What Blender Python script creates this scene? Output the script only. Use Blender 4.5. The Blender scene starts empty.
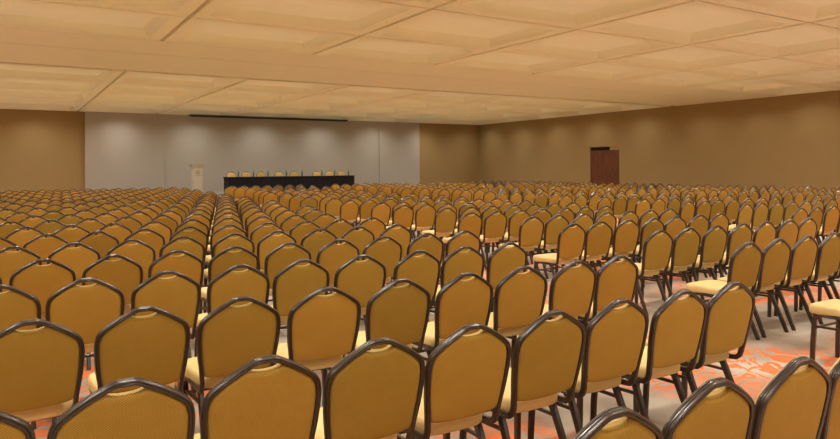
import bpy, bmesh, math, random
from mathutils import Vector, Matrix

scn = bpy.context.scene
COL = scn.collection

# ------------------------------------------------------------------ camera
F_PX = 667.0
YAW = math.atan(412.0 / F_PX)          # turned right of the hall's long axis
EYE = 1.62
cam = bpy.data.cameras.new('camera')
cam.sensor_width = 36.0
cam.lens = F_PX / 840.0 * 36.0
cam.shift_y = -52.0 / 840.0
cam.clip_end = 200
cam_o = bpy.data.objects.new('camera', cam)
COL.objects.link(cam_o)
Rm = Matrix.Rotation(-YAW, 4, 'Z') @ Matrix.Rotation(math.pi / 2, 4, 'X') @ Matrix.Rotation(math.radians(-0.4), 4, 'Z')
cam_o.matrix_world = Matrix.Translation((0, 0, EYE)) @ Rm
scn.camera = cam_o

# ------------------------------------------------------------------ world, exposure
world = bpy.data.worlds.new('world')
scn.world = world
world.use_nodes = True
world.node_tree.nodes['Background'].inputs[0].default_value = (1.0, 0.86, 0.66, 1)
world.node_tree.nodes['Background'].inputs[1].default_value = 0.3
scn.view_settings.view_transform = 'Standard'
scn.view_settings.look = 'None'
scn.view_settings.gamma = 1.0
scn.view_settings.exposure = 0.0
scn.view_settings.use_curve_mapping = False

UPFILL_W = 0.8        # added upward fill inside every ceiling coffer, no real lamp there
DOWN_W = 246.0        # added spot without a fixture in every coffer, lights the hall from above
WASH_W = 14.0        # wall washers
WARM = (1.0, 0.94, 0.82)
NEUTRAL = (1.0, 0.96, 0.86)

# room frame: x to the right along the stage wall, y towards the stage wall
HC = 4.2
X0, X1, Y0, Y1 = -7.11, 24.6, -3.62, 33.0
DX = [2.64 + 3.25 * j for j in range(-3, 7)] + [X1 + 0.03]
LY_NEAR = [14.15, 11.68] + [11.68 - 2.55 * j for j in range(1, 7)]
LY_NEAR = sorted(LY_NEAR)
LY_FAR = [18.95 + 2.81 * j for j in range(6)]


def lamp(name, kind, loc, energy, color, **kw):
    d = bpy.data.lights.new(name, kind)
    d.energy = energy
    d.color = color
    rot = kw.pop('rot', (0, 0, 0))
    for k, v in kw.items():
        setattr(d, k, v)
    o = bpy.data.objects.new(name, d)
    o.location = loc
    o.rotation_euler = rot
    COL.objects.link(o)
    return o


for band in (LY_NEAR, LY_FAR):
    for j in range(len(band) - 1):
        for i in range(len(DX) - 1):
            xa, xb, ya, yb = DX[i], DX[i + 1], band[j], band[j + 1]
            cx, cy = (xa + xb) / 2, (ya + yb) / 2
            sx, sy = xb - xa - 0.75, yb - ya - 0.75
            if sx < 0.3:
                continue
            lamp('coffer_upfill', 'AREA', (cx, cy, HC + 0.03), UPFILL_W * sx * sy / 4.5, WARM, rot=(math.pi, 0, 0),  # added fill, aimed up to brighten the coffer
                 shape='RECTANGLE', size=sx, size_y=sy)
            by_wall = 0.42 if X1 - cx < 1.4 else (0.72 if Y1 - cy < 1.6 else 1.0)
            lamp('added_down_spot', 'SPOT', (cx, cy, HC + 0.12), DOWN_W * by_wall, NEUTRAL, spot_size=math.radians(150),  # added spot, stands for no visible fitting
                 spot_blend=1.0, shadow_soft_size=0.12)


for y in (15.87 - 0.85, 17.3):                  # more added spots along the flat beam, to even out the light
    for i in range(len(DX) - 1):
        lamp('added_down_spot', 'SPOT', ((DX[i] + DX[i + 1]) / 2, y, HC - 0.01), DOWN_W * (0.42 if i == len(DX) - 2 else 1.0), NEUTRAL, spot_size=math.radians(150),
             spot_blend=1.0, shadow_soft_size=0.12)


def at_y(px, Y, py=None):
    """point of the hall on the plane y = Y seen along image column px (and row py)"""
    t = (px - 420.0) / F_PX
    Z = Y / (math.cos(YAW) - t * math.sin(YAW))
    X = Z * (t * math.cos(YAW) + math.sin(YAW))
    if py is None:
        return X
    h = 167.6 - 0.00704 * (px - 420)
    return X, EYE - (py - h) * Z / F_PX


def at_x(px, X, py=None):
    t = (px - 420.0) / F_PX
    Z = X / (t * math.cos(YAW) + math.sin(YAW))
    Y = Z * (math.cos(YAW) - t * math.sin(YAW))
    if py is None:
        return Y
    h = 167.6 - 0.00704 * (px - 420)
    return Y, EYE - (py - h) * Z / F_PX


for px in (58, 120, 238, 288, 335, 397):
    lamp('wall_washer_lamp', 'SPOT', (at_y(px, Y1), Y1 - 0.62, HC - 0.01), WASH_W, NEUTRAL, rot=(math.radians(4), 0, 0),
         spot_size=math.radians(50), spot_blend=1.0, shadow_soft_size=0.05)
for px in (522, 672, 832):
    lamp('wall_washer_lamp', 'SPOT', (X1 - 0.62, at_x(px, X1), HC - 0.01), WASH_W, NEUTRAL, rot=(0, math.radians(-4), 0),
         spot_size=math.radians(50), spot_blend=1.0, shadow_soft_size=0.05)

# ------------------------------------------------------------------ materials


def lin(r, g, b):
    f = lambda c: c / 12.92 if c <= 0.04045 else ((c + 0.055) / 1.055) ** 2.4
    return (f(r / 255), f(g / 255), f(b / 255), 1.0)


class NT:
    def __init__(self, name):
        self.m = bpy.data.materials.new(name)
        self.m.use_nodes = True
        self.t = self.m.node_tree
        self.b = self.t.nodes['Principled BSDF']

    def n(self, typ, **kw):
        o = self.t.nodes.new(typ)
        for k, v in kw.items():
            if k.startswith('i_'):
                o.inputs[k[2:].replace('_', ' ')].default_value = v
            else:
                setattr(o, k, v)
        return o

    def l(self, a, b):
        self.t.links.new(a, b)

    def set(self, **kw):
        for k, v in kw.items():
            self.b.inputs[k.replace('_', ' ')].default_value = v


def plain(name, col, rough=0.6, metal=0.0, spec=0.5, noise=0.0, scale=6.0):
    q = NT(name)
    q.set(Base_Color=col, Roughness=rough, Metallic=metal, Specular_IOR_Level=spec)
    if noise:
        tc = q.n('ShaderNodeTexCoord')
        nz = q.n('ShaderNodeTexNoise', i_Scale=scale, i_Detail=4.0)
        q.l(tc.outputs['Object'], nz.inputs['Vector'])
        mx = q.n('ShaderNodeMix', data_type='RGBA')
        mx.inputs[6].default_value = tuple(c * (1 - noise) for c in col[:3]) + (1,)
        mx.inputs[7].default_value = tuple(min(1, c * (1 + noise)) for c in col[:3]) + (1,)
        q.l(nz.outputs[0], mx.inputs[0])
        q.l(mx.outputs[2], q.b.inputs['Base Color'])
    return q.m


def fabric(name, light, dark, dots):
    q = NT(name)
    q.set(Roughness=0.75, Specular_IOR_Level=0.25, Sheen_Weight=0.25, Sheen_Roughness=0.4)
    q.b.inputs['Sheen Tint'].default_value = light
    tc = q.n('ShaderNodeTexCoord')
    oi = q.n('ShaderNodeObjectInfo')
    # woven dots on a diagonal lattice
    mp = q.n('ShaderNodeMapping')
    mp.inputs['Rotation'].default_value = (0, math.radians(45), 0)
    q.l(tc.outputs['Object'], mp.inputs['Vector'])
    w1 = q.n('ShaderNodeTexWave', wave_type='BANDS', bands_direction='X', i_Scale=dots, i_Distortion=0.0)
    w2 = q.n('ShaderNodeTexWave', wave_type='BANDS', bands_direction='Z', i_Scale=dots, i_Distortion=0.0)
    q.l(mp.outputs[0], w1.inputs['Vector'])
    q.l(mp.outputs[0], w2.inputs['Vector'])
    mu = q.n('ShaderNodeMath', operation='MULTIPLY')
    q.l(w1.outputs['Fac'], mu.inputs[0])
    q.l(w2.outputs['Fac'], mu.inputs[1])
    nz = q.n('ShaderNodeTexNoise', i_Scale=9.0, i_Detail=5.0)
    q.l(tc.outputs['Object'], nz.inputs['Vector'])
    ad = q.n('ShaderNodeMath', operation='MULTIPLY_ADD')
    q.l(nz.outputs[0], ad.inputs[0])
    ad.inputs[1].default_value = 0.35
    q.l(mu.outputs[0], ad.inputs[2])
    mx = q.n('ShaderNodeMix', data_type='RGBA')
    mx.inputs[6].default_value = dark
    mx.inputs[7].default_value = light
    q.l(ad.outputs[0], mx.inputs[0])
    # each chair's cloth is a little different
    hs = q.n('ShaderNodeHueSaturation')
    vr = q.n('ShaderNodeMapRange')
    vr.inputs['To Min'].default_value = 0.82
    vr.inputs['To Max'].default_value = 1.18
    q.l(oi.outputs['Random'], vr.inputs['Value'])
    q.l(vr.outputs[0], hs.inputs['Value'])
    hr = q.n('ShaderNodeMath', operation='MULTIPLY_ADD')
    q.l(oi.outputs['Random'], hr.inputs[0])
    hr.inputs[1].default_value = -0.012
    hr.inputs[2].default_value = 0.503
    q.l(hr.outputs[0], hs.inputs['Hue'])
    q.l(mx.outputs[2], hs.inputs['Color'])
    q.l(hs.outputs[0], q.b.inputs['Base Color'])
    bp = q.n('ShaderNodeBump', i_Strength=0.25, i_Distance=0.002)
    q.l(mu.outputs[0], bp.inputs['Height'])
    q.l(bp.outputs[0], q.b.inputs['Normal'])
    return q.m


M = {}
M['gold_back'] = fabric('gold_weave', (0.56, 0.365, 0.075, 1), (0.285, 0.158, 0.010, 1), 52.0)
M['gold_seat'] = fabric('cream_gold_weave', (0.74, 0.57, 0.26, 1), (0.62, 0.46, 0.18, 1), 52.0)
M['gold_front'] = fabric('gold_front_weave', (0.62, 0.43, 0.15, 1), (0.50, 0.32, 0.095, 1), 52.0)
M['bronze'] = plain('bronze_tube', (0.034, 0.020, 0.012, 1), 0.34, 0.35, 0.8)
bz = M['bronze'].node_tree.nodes['Principled BSDF']
bz.inputs['Coat Weight'].default_value = 0.35
bz.inputs['Coat Roughness'].default_value = 0.22
M['cellar'] = plain('under_seat', (0.03, 0.022, 0.015, 1), 0.8)
M['ceiling'] = plain('ceiling_paint', (0.88, 0.86, 0.68, 1), 0.85, 0, 0.2, 0.03, 1.5)
M['beam'] = plain('beam_paint_shaded', (0.84, 0.81, 0.63, 1), 0.85, 0, 0.2, 0.02, 1.5)  # ceiling paint darkened slightly, the beam's dimmer light put into its colour
M['groove'] = plain('groove_paint', (0.66, 0.55, 0.36, 1), 0.9, 0, 0.1)
M['tan'] = plain('tan_wall', (0.36, 0.25, 0.108, 1), 0.75, 0, 0.3, 0.03, 2.0)
M['greige'] = plain('greige_wall', (0.445, 0.402, 0.352, 1), 0.8, 0, 0.3, 0.015, 1.0)
M['black'] = plain('black_metal', (0.012, 0.011, 0.012, 1), 0.5)
M['cloth_black'] = plain('black_cloth', (0.014, 0.014, 0.020, 1), 0.85, 0, 0.2)
M['white'] = plain('white_lacquer', (0.52, 0.50, 0.42, 1), 0.45)
M['emblem'] = plain('grey_print', (0.16, 0.14, 0.11, 1), 0.6)
M['bottle'] = plain('green_bottle', (0.09, 0.17, 0.06, 1), 0.25)
M['recess_dark'] = plain('shaded_reveal', (0.02, 0.013, 0.008, 1), 0.9)  # near-black that paints in the shade of the door recess


def wood_mat():
    q = NT('red_brown_wood')
    q.set(Roughness=0.4)
    tc = q.n('ShaderNodeTexCoord')
    mp = q.n('ShaderNodeMapping')
    mp.inputs['Scale'].default_value = (6, 6, 0.7)
    q.l(tc.outputs['Object'], mp.inputs['Vector'])
    nz = q.n('ShaderNodeTexNoise', i_Scale=3.0, i_Detail=6.0, i_Distortion=1.2)
    q.l(mp.outputs[0], nz.inputs['Vector'])
    cr = q.n('ShaderNodeValToRGB')
    cr.color_ramp.elements[0].position = 0.3
    cr.color_ramp.elements[0].color = (0.085, 0.025, 0.012, 1)
    cr.color_ramp.elements[1].position = 0.72
    cr.color_ramp.elements[1].color = (0.22, 0.075, 0.034, 1)
    q.l(nz.outputs[0], cr.inputs[0])
    q.l(cr.outputs[0], q.b.inputs['Base Color'])
    return q.m


M['wood'] = wood_mat()


def carpet_mat():
    q = NT('patterned_carpet')
    q.set(Roughness=0.95, Specular_IOR_Level=0.1)
    tc = q.n('ShaderNodeTexCoord')
    # taupe field with grey clouds
    n1 = q.n('ShaderNodeTexNoise', i_Scale=0.9, i_Detail=5.0)
    q.l(tc.outputs['Object'], n1.inputs['Vector'])
    base = q.n('ShaderNodeValToRGB')
    base.color_ramp.elements[0].position = 0.35
    base.color_ramp.elements[0].color = (0.25, 0.185, 0.13, 1)
    base.color_ramp.elements[1].position = 0.65
    base.color_ramp.elements[1].color = (0.52, 0.46, 0.38, 1)
    q.l(n1.outputs[0], base.inputs[0])
    # brush-stroke flowers: distorted rings and rays
    nw = q.n('ShaderNodeTexNoise', i_Scale=1.35, i_Detail=3.0, i_Distortion=1.8)
    q.l(tc.outputs['Object'], nw.inputs['Vector'])
    w = q.n('ShaderNodeMath', operation='PINGPONG')
    ws = q.n('ShaderNodeMath', operation='MULTIPLY')
    q.l(nw.outputs[0], ws.inputs[0])
    ws.inputs[1].default_value = 17.0
    q.l(ws.outputs[0], w.inputs[0])
    w.inputs[1].default_value = 1.0
    n2 = q.n('ShaderNodeTexNoise', i_Scale=0.42, i_Detail=1.0)
    mp = q.n('ShaderNodeMapping')
    mp.inputs['Location'].default_value = (3.1, 1.7, 0)
    q.l(tc.outputs['Object'], mp.inputs['Vector'])
    q.l(mp.outputs[0], n2.inputs['Vector'])
    msk = q.n('ShaderNodeValToRGB')
    msk.color_ramp.elements[0].position = 0.46
    msk.color_ramp.elements[1].position = 0.54
    q.l(n2.outputs[0], msk.inputs[0])
    st = q.n('ShaderNodeValToRGB')
    st.color_ramp.elements[0].position = 0.42
    st.color_ramp.elements[1].position = 0.52
    q.l(w.outputs[0], st.inputs[0])
    mu = q.n('ShaderNodeMath', operation='MULTIPLY')
    q.l(msk.outputs[0], mu.inputs[0])
    q.l(st.outputs[0], mu.inputs[1])
    mx = q.n('ShaderNodeMix', data_type='RGBA')
    q.l(mu.outputs[0], mx.inputs[0])
    q.l(base.outputs[0], mx.inputs[6])
    mx.inputs[7].default_value = (0.70, 0.19, 0.07, 1)
    nf = q.n('ShaderNodeTexNoise', i_Scale=160.0, i_Detail=2.0)
    q.l(tc.outputs['Object'], nf.inputs['Vector'])
    bp = q.n('ShaderNodeBump', i_Strength=0.4, i_Distance=0.01)
    q.l(nf.outputs[0], bp.inputs['Height'])
    q.l(bp.outputs[0], q.b.inputs['Normal'])
    q.l(mx.outputs[2], q.b.inputs['Base Color'])
    return q.m


M['carpet'] = carpet_mat()

# ------------------------------------------------------------------ mesh helpers


def link(name, me, parent=None, loc=None):
    o = bpy.data.objects.new(name, me)
    COL.objects.link(o)
    if parent is not None:
        o.parent = parent
    if loc is not None:
        o.location = loc
    return o


def finish(bm, name, mats, smooth=None):
    bmesh.ops.recalc_face_normals(bm, faces=bm.faces[:])
    me = bpy.data.meshes.new(name)
    bm.to_mesh(me)
    bm.free()
    for m in (mats if isinstance(mats, (list, tuple)) else [mats]):
        me.materials.append(m)
    if smooth is not None:
        me.polygons.foreach_set('use_smooth', [True] * len(me.polygons))
        me.set_sharp_from_angle(angle=math.radians(smooth))
    return me


def box(bm, a, b, bevel=0.0, mi=0):
    vs = [bm.verts.new((x, y, z)) for x in (a[0], b[0]) for y in (a[1], b[1]) for z in (a[2], b[2])]
    fs = [bm.faces.new([vs[i] for i in f]) for f in
          ((0, 1, 3, 2), (4, 6, 7, 5), (0, 4, 5, 1), (2, 3, 7, 6), (0, 2, 6, 4), (1, 5, 7, 3))]
    for f in fs:
        f.material_index = mi
    if bevel:
        es = list({e for f in fs for e in f.edges})
        bmesh.ops.bevel(bm, geom=es, offset=bevel, segments=2, affect='EDGES', profile=0.6)


def sweep(bm, pts, prof, ref, closed_ends=True, scales=None, mi=0):
    """sweep a closed profile [(u, v)] along pts; ref(i) gives the u direction at point i"""
    n = len(pts)
    rings = []
    for i, p in enumerate(pts):
        a = pts[max(0, i - 1)]
        c = pts[min(n - 1, i + 1)]
        t = (c - a).normalized()
        u = ref(i)
        u = (u - t * u.dot(t)).normalized()
        v = t.cross(u)
        s = 1.0 if scales is None else scales[i]
        rings.append([bm.verts.new(p + u * (q[0] * s) + v * (q[1] * s)) for q in prof])
    m = len(prof)
    for i in range(n - 1):
        for j in range(m):
            f = bm.faces.new((rings[i][j], rings[i][(j + 1) % m], rings[i + 1][(j + 1) % m], rings[i + 1][j]))
            f.material_index = mi
    if closed_ends:
        for r in (rings[0], rings[-1]):
            bm.faces.new(r).material_index = mi


def catmull(ps, sub):
    out = []
    n = len(ps)
    for i in range(n - 1):
        p0, p1, p2, p3 = ps[max(0, i - 1)], ps[i], ps[i + 1], ps[min(n - 1, i + 2)]
        for k in range(sub):
            t = k / sub
            out.append(0.5 * ((2 * p1) + (p2 - p0) * t + (2 * p0 - 5 * p1 + 4 * p2 - p3) * t * t + (3 * p1 - p0 - 3 * p2 + p3) * t ** 3))
    out.append(ps[-1].copy())
    return out


# ------------------------------------------------------------------ banquet chair
# origin on the floor under the seat, facing +y
LEAN = math.radians(11)
BD = Vector((0, -math.sin(LEAN), math.cos(LEAN)))      # up along the back
BN = Vector((0, -math.cos(LEAN), -math.sin(LEAN)))     # out of the back, to the rear
BASE = Vector((0, -0.215, 0.455))
BH = 0.467                                            # length of the back along BD
# half outline of the frame: (x, drop below the crown)
OUT = [(0.0, 0.0), (0.035, 0.002), (0.085, 0.026), (0.135, 0.055), (0.180, 0.087), (0.205, 0.112), (0.2165, 0.150), (0.218, 0.200),
       (0.212, 0.290), (0.199, 0.380), (0.190, 0.455)]


def back_pt(x, drop, off=0.0):
    return BASE + Vector((x, 0, 0)) + BD * (BH - drop) + BN * off


RIDGED = [(u * 0.80, v * 0.88) for u, v in [(0.014, -0.010), (0.0145, -0.006), (0.0115, -0.0035), (0.0145, -0.001), (0.0145, 0.003), (0.0115, 0.0055), (0.0145, 0.008), (0.0135, 0.013),
          (0.010, 0.017), (0.004, 0.0175), (0.001, 0.0150), (-0.002, 0.0175), (-0.009, 0.0175), (-0.0125, 0.014), (-0.0125, -0.014), (-0.009, -0.0175), (0.010, -0.0175)]]
SIMPLE = [(0.010, -0.014), (0.010, 0.014), (-0.009, 0.014), (-0.009, -0.014)]


def frame_path(sub):
    half = [back_pt(x, d) for x, d in OUT]
    right = catmull(half, sub)
    # bend under the seat and run forward as the seat rail
    b = right[-1]
    tail = [Vector((b.x, b.y + 0.010, b.z - 0.030)), Vector((b.x, b.y + 0.032, b.z - 0.048)), Vector((b.x, b.y + 0.07, b.z - 0.053)),
            Vector((b.x + 0.004, 0.16, b.z - 0.050)), Vector((b.x + 0.004, 0.19, b.z - 0.055))]
    right = right + tail
    left = [Vector((-p.x, p.y, p.z)) for p in right[1:]]
    return list(reversed(left)) + right


def build_back_frame(bm, prof, sub, mi=0):
    pts = frame_path(sub)
    n = len(pts)

    def ref(i):
        a, c = pts[max(0, i - 1)], pts[min(n - 1, i + 1)]
        t = (c - a).normalized()
        u = BN.cross(t)
        if abs(t.dot(Vector((0, 1, 0)))) > 0.45 and abs(pts[i].x) > 0.15:
            u = Vector((1 if pts[i].x > 0 else -1, 0, 0))
        mid = Vector((pts[i].x, 0, 0.25 if pts[i].z > 0.7 else 0))
        if u.dot(mid) < 0:
            u = -u
        return u
    sweep(bm, pts, prof, ref, mi=mi)


def pad_outline(sub):
    inset = 0.006
    half = [(0.0, 0.045), (0.030, 0.043), (0.050, 0.038), (0.066, 0.030), (0.080, 0.031), (0.105, 0.044), (0.135, 0.063), (0.174, 0.091), (0.196, 0.114),
            (0.208, 0.152), (0.2095, 0.200), (0.204, 0.290), (0.193, 0.380), (0.187, 0.408), (0.174, 0.424), (0.12, 0.434), (0.06, 0.438), (0.0, 0.439)]
    pts = [Vector((x, d, 0)) for x, d in half]
    if sub > 1:
        pts = catmull(pts, sub)
    left = [Vector((-p.x, p.y, 0)) for p in reversed(pts[1:-1])]
    return pts + left


def build_pad(bm, sub, rings, mi=0, front=1):
    out = pad_outline(sub)
    c = Vector((0, 0.25, 0))
    prev = None
    loops = []
    for s, off in rings:
        loop = []
        for p in out:
            q = c + (p - c) * s
            loop.append(bm.verts.new(back_pt(q.x, q.y, off)))
        loops.append(loop)
    n = len(out)
    for q, (a, b) in enumerate(zip(loops, loops[1:])):
        for j in range(n):
            bm.faces.new((a[j], a[(j + 1) % n], b[(j + 1) % n], b[j])).material_index = front if rings[q][1] <= -0.004 else mi
    for loop, off, m in ((loops[0], rings[0][1], mi), (loops[-1], rings[-1][1], front)):
        v = bm.verts.new(back_pt(0, 0.25, off))
        for j in range(n):
            bm.faces.new((loop[j], loop[(j + 1) % n], v)).material_index = m


PAD_RINGS = [(0.6, 0.016), (0.90, 0.014), (0.965, 0.011), (0.995, 0.004), (1.0, -0.004), (1.0, -0.018), (0.985, -0.028), (0.93, -0.036), (0.6, -0.042)]
PAD_SIMPLE = [(0.93, 0.014), (1.0, 0.004), (1.0, -0.022), (0.93, -0.036)]


def seat_outline(n):
    pts = []
    for k in range(n):
        a = 2 * math.pi * k / n
        ca, sa = math.cos(a), math.sin(a)
        e = 0.32 if sa > 0 else 0.46
        x = math.copysign(abs(ca) ** e, ca)
        y = math.copysign(abs(sa) ** e, sa)
        hw = 0.202 + 0.018 * y
        pts.append((x * hw, 0.030 + y * 0.215))
    return pts


def build_seat(bm, n, rings, mi=0):
    out = seat_outline(n)
    loops = [[bm.verts.new((x * s, 0.012 + (y - 0.012) * s, z + 0.02 * y)) for x, y in out] for s, z in rings]
    for a, b in zip(loops, loops[1:]):
        for j in range(n):
            bm.faces.new((a[j], a[(j + 1) % n], b[(j + 1) % n], b[j])).material_index = mi
    for loop, z in ((loops[0], rings[0][1]), (loops[-1], rings[-1][1])):
        v = bm.verts.new((0, 0.012, z))
        for j in range(n):
            bm.faces.new((loop[j], loop[(j + 1) % n], v)).material_index = mi


SEAT_RINGS = [(0.9, 0.413), (0.97, 0.416), (0.995, 0.424), (1.0, 0.445), (0.995, 0.466), (0.97, 0.481), (0.90, 0.488), (0.6, 0.494)]
SEAT_SIMPLE = [(0.95, 0.415), (1.0, 0.43), (1.0, 0.462), (0.94, 0.486)]

LEG = [(u * 1.12, v * 1.12) for u, v in [(0.013, -0.013), (0.0145, -0.005), (0.0115, 0.0), (0.0145, 0.005), (0.013, 0.013), (0.009, 0.017), (-0.009, 0.017), (-0.013, 0.013), (-0.013, -0.013), (-0.009, -0.017), (0.009, -0.017)]]
BAR = [(0.008, -0.008), (0.010, 0), (0.008, 0.008), (0, 0.010), (-0.008, 0.008), (-0.010, 0), (-0.008, -0.008), (0, -0.010)]


def build_leg(bm, sx, front, prof, mi=0):
    if front:
        pts = [Vector((sx * 0.184, 0.140, 0.404)), Vector((sx * 0.184, 0.170, 0.396)), Vector((sx * 0.185, 0.186, 0.370)),
               Vector((sx * 0.190, 0.198, 0.18)), Vector((sx * 0.194, 0.205, 0.0))]
    else:
        pts = [Vector((sx * 0.170, -0.070, 0.402)), Vector((sx * 0.171, -0.105, 0.370)), Vector((sx * 0.177, -0.180, 0.20)),
               Vector((sx * 0.184, -0.265, 0.0))]
    n = len(pts)
    sweep(bm, pts, prof, lambda i: Vector((sx, 0, 0)), mi=mi, scales=[1.1 - 0.22 * i / (n - 1) for i in range(n)])


def build_stretcher(bm, which, mi=0):
    if which == 0:
        a, b, r = Vector((-0.186, 0.193, 0.30)), Vector((0.186, 0.193, 0.30)), Vector((0, 1, 0))
    else:
        a, b, r = Vector((which * 0.184, 0.190, 0.315)), Vector((which * 0.174, -0.130, 0.325)), Vector((0, 0, 1))
    sweep(bm, [a, b], BAR, lambda i: r, mi=mi)


def mesh_of(name, mat, fn, smooth=None):
    bm = bmesh.new()
    fn(bm)
    return finish(bm, name, mat, smooth)


CH = {
    'back_frame': mesh_of('back_frame', M['bronze'], lambda b: build_back_frame(b, RIDGED, 4), 35),
    'backrest': mesh_of('backrest', [M['gold_back'], M['gold_front']], lambda b: build_pad(b, 2, PAD_RINGS), 50),
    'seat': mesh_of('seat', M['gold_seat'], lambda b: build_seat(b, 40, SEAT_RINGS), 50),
    'leg_fl': mesh_of('leg', M['bronze'], lambda b: build_leg(b, -1, True, LEG), 35),
    'leg_fr': mesh_of('leg', M['bronze'], lambda b: build_leg(b, 1, True, LEG), 35),
    'leg_rl': mesh_of('leg', M['bronze'], lambda b: build_leg(b, -1, False, LEG), 35),
    'leg_rr': mesh_of('leg', M['bronze'], lambda b: build_leg(b, 1, False, LEG), 35),
    'st_f': mesh_of('stretcher', M['bronze'], lambda b: build_stretcher(b, 0), 60),
    'st_l': mesh_of('stretcher', M['bronze'], lambda b: build_stretcher(b, -1), 60),
    'st_r': mesh_of('stretcher', M['bronze'], lambda b: build_stretcher(b, 1), 60),
}
PARTS_FULL = [('back_frame', 'back_frame'), ('backrest', 'backrest'), ('seat', 'seat'), ('leg', 'leg_fl'), ('leg', 'leg_fr'), ('leg', 'leg_rl'), ('leg', 'leg_rr'),
              ('stretcher', 'st_f'), ('stretcher', 'st_l'), ('stretcher', 'st_r')]
PARTS_FAR = PARTS_FULL[:7]


def make_chair(parts):
    root = bpy.data.objects.new('banquet_chair', None)
    root.empty_display_size = 0.1
    COL.objects.link(root)
    for nm, key in parts:
        link(nm, CH[key], root)
    return root


def copy_thing(src):
    r = src.copy()
    COL.objects.link(r)
    for ch in src.children:
        c = ch.copy()
        COL.objects.link(c)
        c.parent = r
    return r


# ------------------------------------------------------------------ room shell
def structure(name, me):
    o = link(name, me)
    o['kind'] = 'structure'
    return o


bm = bmesh.new()
box(bm, (X0 - 0.2, Y0 - 0.2, -0.1), (X1 + 0.2, Y1 + 0.2, 0.0))
structure('floor', finish(bm, 'floor', M['carpet']))

bm = bmesh.new()
box(bm, (X0 - 0.2, Y1, 0), (X1 + 0.2, Y1 + 0.2, HC + 0.3))
structure('wall_back', finish(bm, 'wall_back', M['tan']))
bm = bmesh.new()
box(bm, (X0 - 0.2, Y0, 0), (X0, Y1, HC + 0.3))
structure('wall_left', finish(bm, 'wall_left', M['tan']))
bm = bmesh.new()
box(bm, (X0 - 0.2, Y0 - 0.2, 0), (X1 + 0.2, Y0, HC + 0.3))
structure('wall_front', finish(bm, 'wall_front', M['tan']))

# right wall with the recessed doorway
dy1 = at_x(590, X1)
dy0 = at_x(619.3, X1)
dtop = at_x(605, X1, 146.8)[1]
bm = bmesh.new()
box(bm, (X1, Y0, 0), (X1 + 0.5, dy0, HC + 0.3))
box(bm, (X1, dy1, 0), (X1 + 0.5, Y1, HC + 0.3))
box(bm, (X1, dy0, dtop), (X1 + 0.5, dy1, HC + 0.3))
structure('wall_right', finish(bm, 'wall_right', M['tan']))

# ceiling: coffers, grooves and the flat beam
bm = bmesh.new()
G = 0.03


def coffer(xa, xb, ya, yb):
    xa, xb, ya, yb = xa + G * 1.4, xb - G * 1.4, ya + G * 0.8, yb - G * 0.8
    fr = 0.24
    loops = []
    for ins, z in ((0.0, 0.045), (0.0, 0.0), (fr, 0.0), (fr + 0.10, 0.16)):
        loops.append([bm.verts.new(p) for p in ((xa + ins, ya + ins, HC + z), (xb - ins, ya + ins, HC + z), (xb - ins, yb - ins, HC + z), (xa + ins, yb - ins, HC + z))])
    for a, b in zip(loops, loops[1:]):
        for j in range(4):
            bm.faces.new((a[j], a[(j + 1) % 4], b[(j + 1) % 4], b[j]))
    bm.faces.new(loops[-1])


for band in (LY_NEAR, LY_FAR):
    for j in range(len(band) - 1):
        for i in range(len(DX) - 1):
            coffer(DX[i], DX[i + 1], band[j], band[j + 1])
structure('ceiling', finish(bm, 'ceiling', M['ceiling']))

bm = bmesh.new()
for x in DX[:-1]:
    box(bm, (x - 0.06, Y0 - 0.1, HC + 0.045), (x + 0.06, 14.15, HC + 0.08))
    box(bm, (x - 0.06, 18.95, HC + 0.045), (x + 0.06, Y1, HC + 0.08))
for y in LY_NEAR + LY_FAR:
    box(bm, (X0, y - 0.05, HC + 0.04), (X1, y + 0.05, HC + 0.075))
structure('trim_1', finish(bm, 'ceiling_grooves', M['groove']))

bm = bmesh.new()
box(bm, (X0, 14.15, HC + 0.0), (X1, 15.86, HC + 0.25))
box(bm, (X0, 15.885, HC + 0.0), (X1, 18.68, HC + 0.25))
box(bm, (X0, 15.8, HC + 0.06), (X1, 15.95, HC + 0.2))
box(bm, (X0, 18.6, HC + 0.14), (X1, 18.99, HC + 0.2))
o = structure('ceiling_beam', finish(bm, 'ceiling_beam', M['beam']))
bm = bmesh.new()
box(bm, (X0 - 0.2, Y0 - 0.2, HC + 0.32), (X1 + 0.5, Y1 + 0.2, HC + 0.4))
structure('roof_slab', finish(bm, 'roof_slab', M['groove']))

# pale stage wall panels, the middle one standing further out
u85, u163, u379, u419 = (at_y(p, Y1 - 0.1) for p in (85, 163.5, 379, 419))
for nm, a, b, d in (('wall_panel_1', u85, u163, 0.17), ('wall_panel_2', u163, u379, 0.10), ('wall_panel_3', u379, u419, 0.17)):
    bm = bmesh.new()
    box(bm, (a, Y1 - d, 0), (b, Y1, HC + 0.1))
    structure(nm, finish(bm, nm, M['greige']))

# stage
bm = bmesh.new()
SZ = 0.56
box(bm, (u85 + 0.3, 28.4, 0), (u419 - 0.2, Y1 - 0.26, SZ), 0.01)
M['stage'] = plain('stage_carpet', (0.22, 0.19, 0.155, 1), 0.95, 0, 0.1, 0.1, 30.0)
structure('stage_floor', finish(bm, 'stage', M['stage']))

# ------------------------------------------------------------------ tagging


def tag(o, label, cat, group=None):
    o['label'] = label
    o['category'] = cat
    if group:
        o['group'] = group
    return o


def empty(name, loc, rz=0.0):
    o = bpy.data.objects.new(name, None)
    o.empty_display_size = 0.1
    o.location = loc
    o.rotation_euler = (0, 0, rz)
    COL.objects.link(o)
    return o


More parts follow.
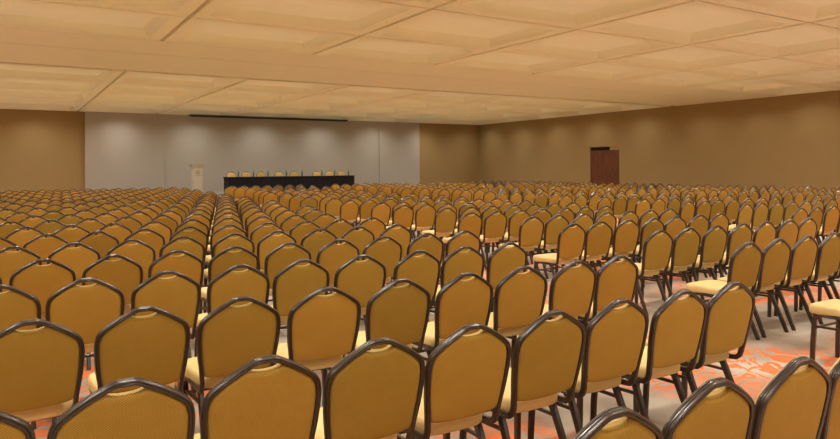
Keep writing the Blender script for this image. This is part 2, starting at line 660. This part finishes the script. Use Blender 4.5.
# door (double leaf, set back in its opening)
DT = at_x(605, X1 + 0.04, 150.4)[1]
dr = empty('double_door', (X1 + 0.04, (dy0 + dy1) / 2, 0))
tag(dr, 'red-brown wooden double door set back in the long tan wall', 'door')
hw = (dy1 - dy0) / 2 - 0.002
for s in (-1, 1):
    bm = bmesh.new()
    ya, yb = sorted((s * 0.003, s * (hw - 0.01)))
    box(bm, (0, ya, 0.0), (0.05, yb, DT - 0.005), 0.004)
    link('door_leaf', finish(bm, 'door_leaf', M['wood']), dr)
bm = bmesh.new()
box(bm, (0.06, -hw, DT), (0.12, hw, dtop - 0.002))  # dark strip put in for the shade under the lintel
link('recess_shade', finish(bm, 'recess_shade', M['recess_dark']), dr)
# painted recess shade shows over the door's far half, lighter blocked part over the near half
bm = bmesh.new()
box(bm, (-0.02, -hw, DT), (0.055, -hw + 0.6, dtop - 0.002))
link('transom_panel', finish(bm, 'transom_panel', M['tan']), dr)

# projection screen housing in front of the stage wall, right under the ceiling
sx0, sx1 = at_y(190, 32.3), at_y(347.5, 32.3)
sh = empty('screen_housing', ((sx0 + sx1) / 2, 32.3, HC - 0.012))
tag(sh, 'long thin dark projection screen housing under the ceiling above the head table', 'screen')
L2 = (sx1 - sx0) / 2
bm = bmesh.new()
box(bm, (-L2, -0.08, -0.09), (L2, 0.08, 0.0), 0.01)
link('case', finish(bm, 'case', M['black']), sh)
bm = bmesh.new()
box(bm, (-L2 + 0.1, -0.015, -0.105), (L2 - 0.1, 0.015, -0.091))
link('bottom_bar', finish(bm, 'bottom_bar', M['black']), sh)

# ------------------------------------------------------------------ lectern
LYY = 28.9
lx0, ltop = at_y(190, LYY, 164.0)
lx1 = at_y(204, LYY)
lc = (lx0 + lx1) / 2
lh = ltop - SZ
lw = (lx1 - lx0)
le = empty('lectern', (lc, LYY, SZ))
tag(le, 'white lectern with flared top and round emblem left of the head table', 'lectern')
bm = bmesh.new()
w = lw * 0.31
box(bm, (-w, -0.18, 0.03), (w, 0.20, lh - 0.20), 0.01)
link('body', finish(bm, 'lectern_body', M['white']), le)
bm = bmesh.new()
box(bm, (-w - 0.04, -0.24, 0.0), (w + 0.04, 0.26, 0.03), 0.006)
link('base', finish(bm, 'lectern_base', M['white']), le)
bm = bmesh.new()
lo = [bm.verts.new(p) for p in ((-w, -0.18, lh - 0.20), (w, -0.18, lh - 0.20), (w, 0.20, lh - 0.24), (-w, 0.20, lh - 0.24))]
h2 = lw / 2
hi = [bm.verts.new(p) for p in ((-h2, -0.26, lh), (h2, -0.26, lh), (h2, 0.26, lh - 0.07), (-h2, 0.26, lh - 0.07))]
for j in range(4):
    bm.faces.new((lo[j], lo[(j + 1) % 4], hi[(j + 1) % 4], hi[j]))
bm.faces.new(lo)
bm.faces.new(hi)
link('reading_top', finish(bm, 'reading_top', M['white']), le)
bm = bmesh.new()
ez = lh - 0.36
R1, R2 = 0.085, 0.066
N = 32
ra = [bm.verts.new((R1 * math.cos(2 * math.pi * k / N), -0.184, ez + R1 * math.sin(2 * math.pi * k / N))) for k in range(N)]
rb = [bm.verts.new((R2 * math.cos(2 * math.pi * k / N), -0.184, ez + R2 * math.sin(2 * math.pi * k / N))) for k in range(N)]
for k in range(N):
    bm.faces.new((ra[k], ra[(k + 1) % N], rb[(k + 1) % N], rb[k]))
path = [Vector((0.028 * math.cos(a), -0.185, ez + 0.018 + 0.018 * math.sin(a))) for a in [math.radians(d) for d in range(20, 275, 25)]]
path += [Vector((0.028 * math.cos(a), -0.185, ez - 0.018 + 0.018 * math.sin(a))) for a in [math.radians(d) for d in range(80, -165, -25)]]
sweep(bm, path, [(0.006, -0.001), (0.006, 0.001), (-0.006, 0.001), (-0.006, -0.001)], lambda i: Vector((1, 0, 0.3)) if 3 < i < len(path) - 4 else Vector((0, 0, 1)))
link('emblem', finish(bm, 'emblem', M['emblem']), le)
bm = bmesh.new()
xx = -w + 0.05
rr = random.Random(2)
while xx < w - 0.06:                       # the line of small lettering, too small to read
    ww = 0.012 + 0.016 * rr.random()
    box(bm, (xx, -0.184, ez - 0.150), (xx + ww, -0.179, ez - 0.128))
    xx += ww + 0.008
link('lettering', finish(bm, 'lettering', M['emblem']), le)

# ------------------------------------------------------------------ head tables
TY = 29.1
tz = at_y(290, TY, 176.4)[1]
TH = tz - SZ
edges = [at_y(p, TY) for p in (228.3, 271.5, 315, 354.5)]
names = ['black-skirted head table at the lectern end of the three', 'black-skirted head table in the middle of the three', 'black-skirted head table farthest from the white lectern']
for k in range(3):
    a, b = edges[k] + 0.004, edges[k + 1] - 0.004
    W2 = (b - a) / 2
    t = empty('head_table', ((a + b) / 2, TY, SZ))
    tag(t, names[k], 'table', 'black head tables on the stage')
    bm = bmesh.new()
    e0 = 0.03 if k == 0 else 0.0
    e1 = 0.03 if k == 2 else 0.0
    box(bm, (-W2 - e0, -0.025, TH - 0.035), (W2 + e1, 0.76, TH), 0.006)
    link('table_top', finish(bm, 'table_top', M['cloth_black']), t)
    bm = bmesh.new()
    ring = []
    per = [(-W2, 0.0), (W2, 0.0), (W2, 0.74), (-W2, 0.74)]
    pts = []
    for q in range(4):
        p0, p1 = Vector(per[q]), Vector(per[(q + 1) % 4])
        nseg = max(6, int((p1 - p0).length / 0.03))
        nrm = Vector(((p1 - p0).y, -(p1 - p0).x)).normalized()
        for s in range(nseg):
            f = s / nseg
            amp = 0.008 * math.sin(f * nseg * 0.9) * math.sin(math.pi * f)
            pts.append(p0.lerp(p1, f) + nrm * min(amp, 0.0))
    lo = [bm.verts.new((p.x, p.y, 0.01)) for p in pts]
    hi = [bm.verts.new((p.x * 0.999, p.y, TH - 0.036)) for p in pts]
    for j in range(len(pts)):
        bm.faces.new((lo[j], lo[(j + 1) % len(pts)], hi[(j + 1) % len(pts)], hi[j]))
    bm.faces.new(hi)
    link('skirt', finish(bm, 'skirt', M['cloth_black'], 40), t)

# bottles
bm = bmesh.new()
prof = [(0.0, 0.0), (0.032, 0.0), (0.034, 0.01), (0.034, 0.17), (0.028, 0.20), (0.014, 0.235), (0.013, 0.285)]
N = 16
prev = None
for r, z in prof:
    loop = [bm.verts.new((max(r, 0.001) * math.cos(2 * math.pi * k / N), max(r, 0.001) * math.sin(2 * math.pi * k / N), z)) for k in range(N)]
    if prev:
        for k in range(N):
            bm.faces.new((prev[k], prev[(k + 1) % N], loop[(k + 1) % N], loop[k]))
    prev = loop
bm.faces.new(prev)
bottle_me = finish(bm, 'bottle', M['bottle'], 50)
bm = bmesh.new()
bmesh.ops.create_cone(bm, cap_ends=True, segments=14, radius1=0.016, radius2=0.015, depth=0.025, matrix=Matrix.Translation((0, 0, 0.297)))
cap_me = finish(bm, 'cap', M['white'], 40)
ORD = ['first', 'second', 'third', 'fourth', 'fifth', 'sixth', 'seventh', 'eighth', 'ninth', 'tenth', 'eleventh', 'twelfth', 'thirteenth', 'fourteenth',
       'fifteenth', 'sixteenth', 'seventeenth', 'eighteenth', 'nineteenth', 'twentieth', 'twenty-first', 'twenty-second', 'twenty-third']
bot0 = None
for k, px in enumerate((238.5, 253.5, 268, 286.5, 302, 322, 334.6, 348.4)):
    if bot0 is None:
        bt = empty('water_bottle', (0, 0, 0))
        link('glass', bottle_me, bt)
        link('cap', cap_me, bt)
        bot0 = bt
    else:
        bt = copy_thing(bot0)
    bt.location = (at_y(px, TY + 0.3), TY + 0.3, tz)
    tag(bt, 'slim green bottle on the black head table, %s from the lectern' % ORD[k], 'bottle', 'green bottles on the head table')

# ------------------------------------------------------------------ chairs
APEX = 0.305          # the crown of the back lies this far behind the chair's origin
rng = random.Random(5)
CHAIRS = []            # block, row, seat in row (from the aisle), crown x, crown y, seats
NEAR_A = {0: [1.47, 1.96, 2.43, 2.91, 3.4], 1: [-.165, .32, .815, 1.28, 1.755, 2.235, 2.725, 3.215, 3.69], 2: [-.405, .085, .58, 1.065, 1.59, 2.09, 2.57, 3.08, 3.57, 4.06],
          3: [-.56, -.06, .42, .925, 1.43, 1.92, 2.41, 2.93, 3.43, 3.92], 4: [-.27, .23, .74, 1.23, 1.73, 2.25, 2.76, 3.25, 3.78, 4.27],
          5: [-.47, .03, .53, 1.05, 1.54, 2.07, 2.56, 3.07, 3.57, 4.07]}
START_B = {1: 5.72, 2: 5.72, 3: 6.03, 4: 5.90, 5: 6.29, 6: 6.09, 7: 6.45, 8: 6.28, 9: 6.44, 10: 6.31, 11: 6.5, 12: 6.36, 13: 6.5, 14: 6.67, 15: 6.6, 16: 6.85, 17: 7.05}
START_C = {4: 10.99, 5: 11.37, 6: 11.36, 7: 11.48, 8: 11.61, 9: 11.55, 10: 11.84}


def row_y(k):
    return 1.22 + 1.19 * k if k else 1.32


for k in range(23):
    Y = row_y(k)
    if k in NEAR_A:
        us = NEAR_A[k]
    else:
        off = (0.04 - 0.177 * (k - 5)) % 0.5
        us = [u for u in (off - 1 + 0.5 * j for j in range(20)) if -0.9 < u < 4.12 + 0.075 * (Y - 2.4)]
    n = len(us)
    for i, u in enumerate(us):
        CHAIRS.append(('A', k, n - i, u, Y))
    s = START_B.get(k, 5.75 + 0.075 * (Y - 3.6) + (0.36 * k) % 0.5 - 0.1)
    for j in range(7):
        CHAIRS.append(('B', k, j + 1, s + 0.495 * j, Y))
    s = START_C.get(k, 10.95 + 0.075 * (Y - 6) + (0.41 * k) % 0.5 - 0.1)
    for j in range(7):
        CHAIRS.append(('C', k, j + 1, s + 0.495 * j, Y))
    off = (0.41 * k + 0.3) % 0.5
    s = 15.8 + 0.075 * (Y - 6)
    u = off + 0.51 * math.ceil((s - off) / 0.51)
    j = 1
    while u < 22.5:
        CHAIRS.append(('D', k, j, u, Y))
        u += 0.51
        j += 1

sn, cs = math.sin(YAW), math.cos(YAW)
VIEW = []
for b, k, i, u, Y in CHAIRS:
    Z = u * sn + Y * cs
    X = u * cs - Y * sn
    if Z < 0.5:
        continue
    px = 420 + X / Z * F_PX
    py = 167.6 - 0.00704 * (px - 420) + F_PX * 0.70 / Z
    wpx = 0.25 * F_PX / Z
    if b == 'B' and k == 1 and i == 1:
        wpx *= 3
    if -wpx - 6 < px < 840 + wpx + 6 and py < 446:
        VIEW.append((Z, b, k, i, u, Y))
VIEW.sort()
N_OWN = 300
first_row = {}
for Z, b, k, i, u, Y in VIEW:
    first_row[b] = min(first_row.get(b, 99), k)
BLOCK = {'A': 'block facing the lectern', 'B': 'block facing the head table', 'C': 'block past the second aisle', 'D': 'block along the door wall'}
full0 = far0 = None
own, mass = VIEW[:N_OWN], VIEW[N_OWN:]
zs = {}
for Z, b, k, i, u, Y in own:
    rz = math.radians(rng.uniform(-0.8, 0.8) if Z < 8 else rng.uniform(-2.2, 2.2))
    loc = (u + rng.uniform(-0.008, 0.008), Y + APEX + rng.uniform(-0.02, 0.02), 0)
    if Z < 10.6:
        if full0 is None:
            full0 = o = make_chair(PARTS_FULL)
        else:
            o = copy_thing(full0)
    else:
        if far0 is None:
            far0 = o = make_chair(PARTS_FAR)
        else:
            o = copy_thing(far0)
    o.location = loc
    o.rotation_euler = (0, 0, rz)
    row = ORD[k - first_row[b]]
    if b == 'A' and k == 0:
        m = sorted(v[4] for v in own if v[1] == 'A' and v[2] == 0).index(u)
        lab = 'gold-backed banquet chair, %s from the left in the row closest to the viewer' % ORD[m]
    elif b == 'B' and k == 1:
        lab = 'banquet chair of which only the cream seat and front leg show, at picture edge'
    else:
        lab = 'gold banquet chair, %s from the aisle, %s row from viewer, %s' % (ORD[i - 1], row, BLOCK[b])
    tag(o, lab, 'chair', {'A': 'chairs in the lectern block', 'B': 'chairs in the head table block', 'C': 'chairs past the second aisle', 'D': 'chairs along the door wall'}[b])

# the chairs on the stage, turned to face the hall
for k, px in enumerate((231, 246, 260.5, 279, 294, 316, 328.5, 341)):
    o = copy_thing(far0)
    o.location = (at_y(px, 30.48), 30.18, SZ)
    o.rotation_euler = (0, 0, math.pi + math.radians(rng.uniform(-3, 3)))
    tag(o, 'gold chair behind the black head table, %s from the lectern' % ORD[k], 'chair', 'chairs behind the head table')

# the several hundred chairs beyond the nearest three hundred: one mass
bm = bmesh.new()
build_back_frame(bm, SIMPLE, 1, 0)
build_pad(bm, 1, PAD_SIMPLE, 1, 3)
build_seat(bm, 12, SEAT_SIMPLE, 2)
for sx in (-1, 1):
    build_leg(bm, sx, True, SIMPLE, 0)
    build_leg(bm, sx, False, SIMPLE, 0)
bmesh.ops.recalc_face_normals(bm, faces=bm.faces[:])
bm.verts.index_update()
pv = [v.co.copy() for v in bm.verts]
pf = [([v.index for v in f.verts], f.material_index) for f in bm.faces]
bm.free()
verts, faces, mats = [], [], []
for Z, b, k, i, u, Y in mass:
    R = Matrix.Translation((u + rng.uniform(-0.008, 0.008), Y + APEX + rng.uniform(-0.02, 0.02), 0)) @ Matrix.Rotation(math.radians(rng.uniform(-2.2, 2.2)), 4, 'Z')
    base = len(verts)
    verts += [R @ p for p in pv]
    for idx, mi in pf:
        faces.append([base + q for q in idx])
        mats.append(mi)
me = bpy.data.meshes.new('distant_banquet_chairs')
me.from_pydata(verts, [], faces)
for m in ('bronze', 'gold_back', 'gold_seat', 'gold_front'):
    me.materials.append(M[m])
me.polygons.foreach_set('material_index', mats)
me.polygons.foreach_set('use_smooth', [True] * len(faces))
me.set_sharp_from_angle(angle=math.radians(50))
o = link('distant_banquet_chairs', me)
o['kind'] = 'stuff'
tag(o, 'mass of small gold banquet chairs filling the far rows before the stage and door', 'chairs')
print('chairs', len(own), len(mass))
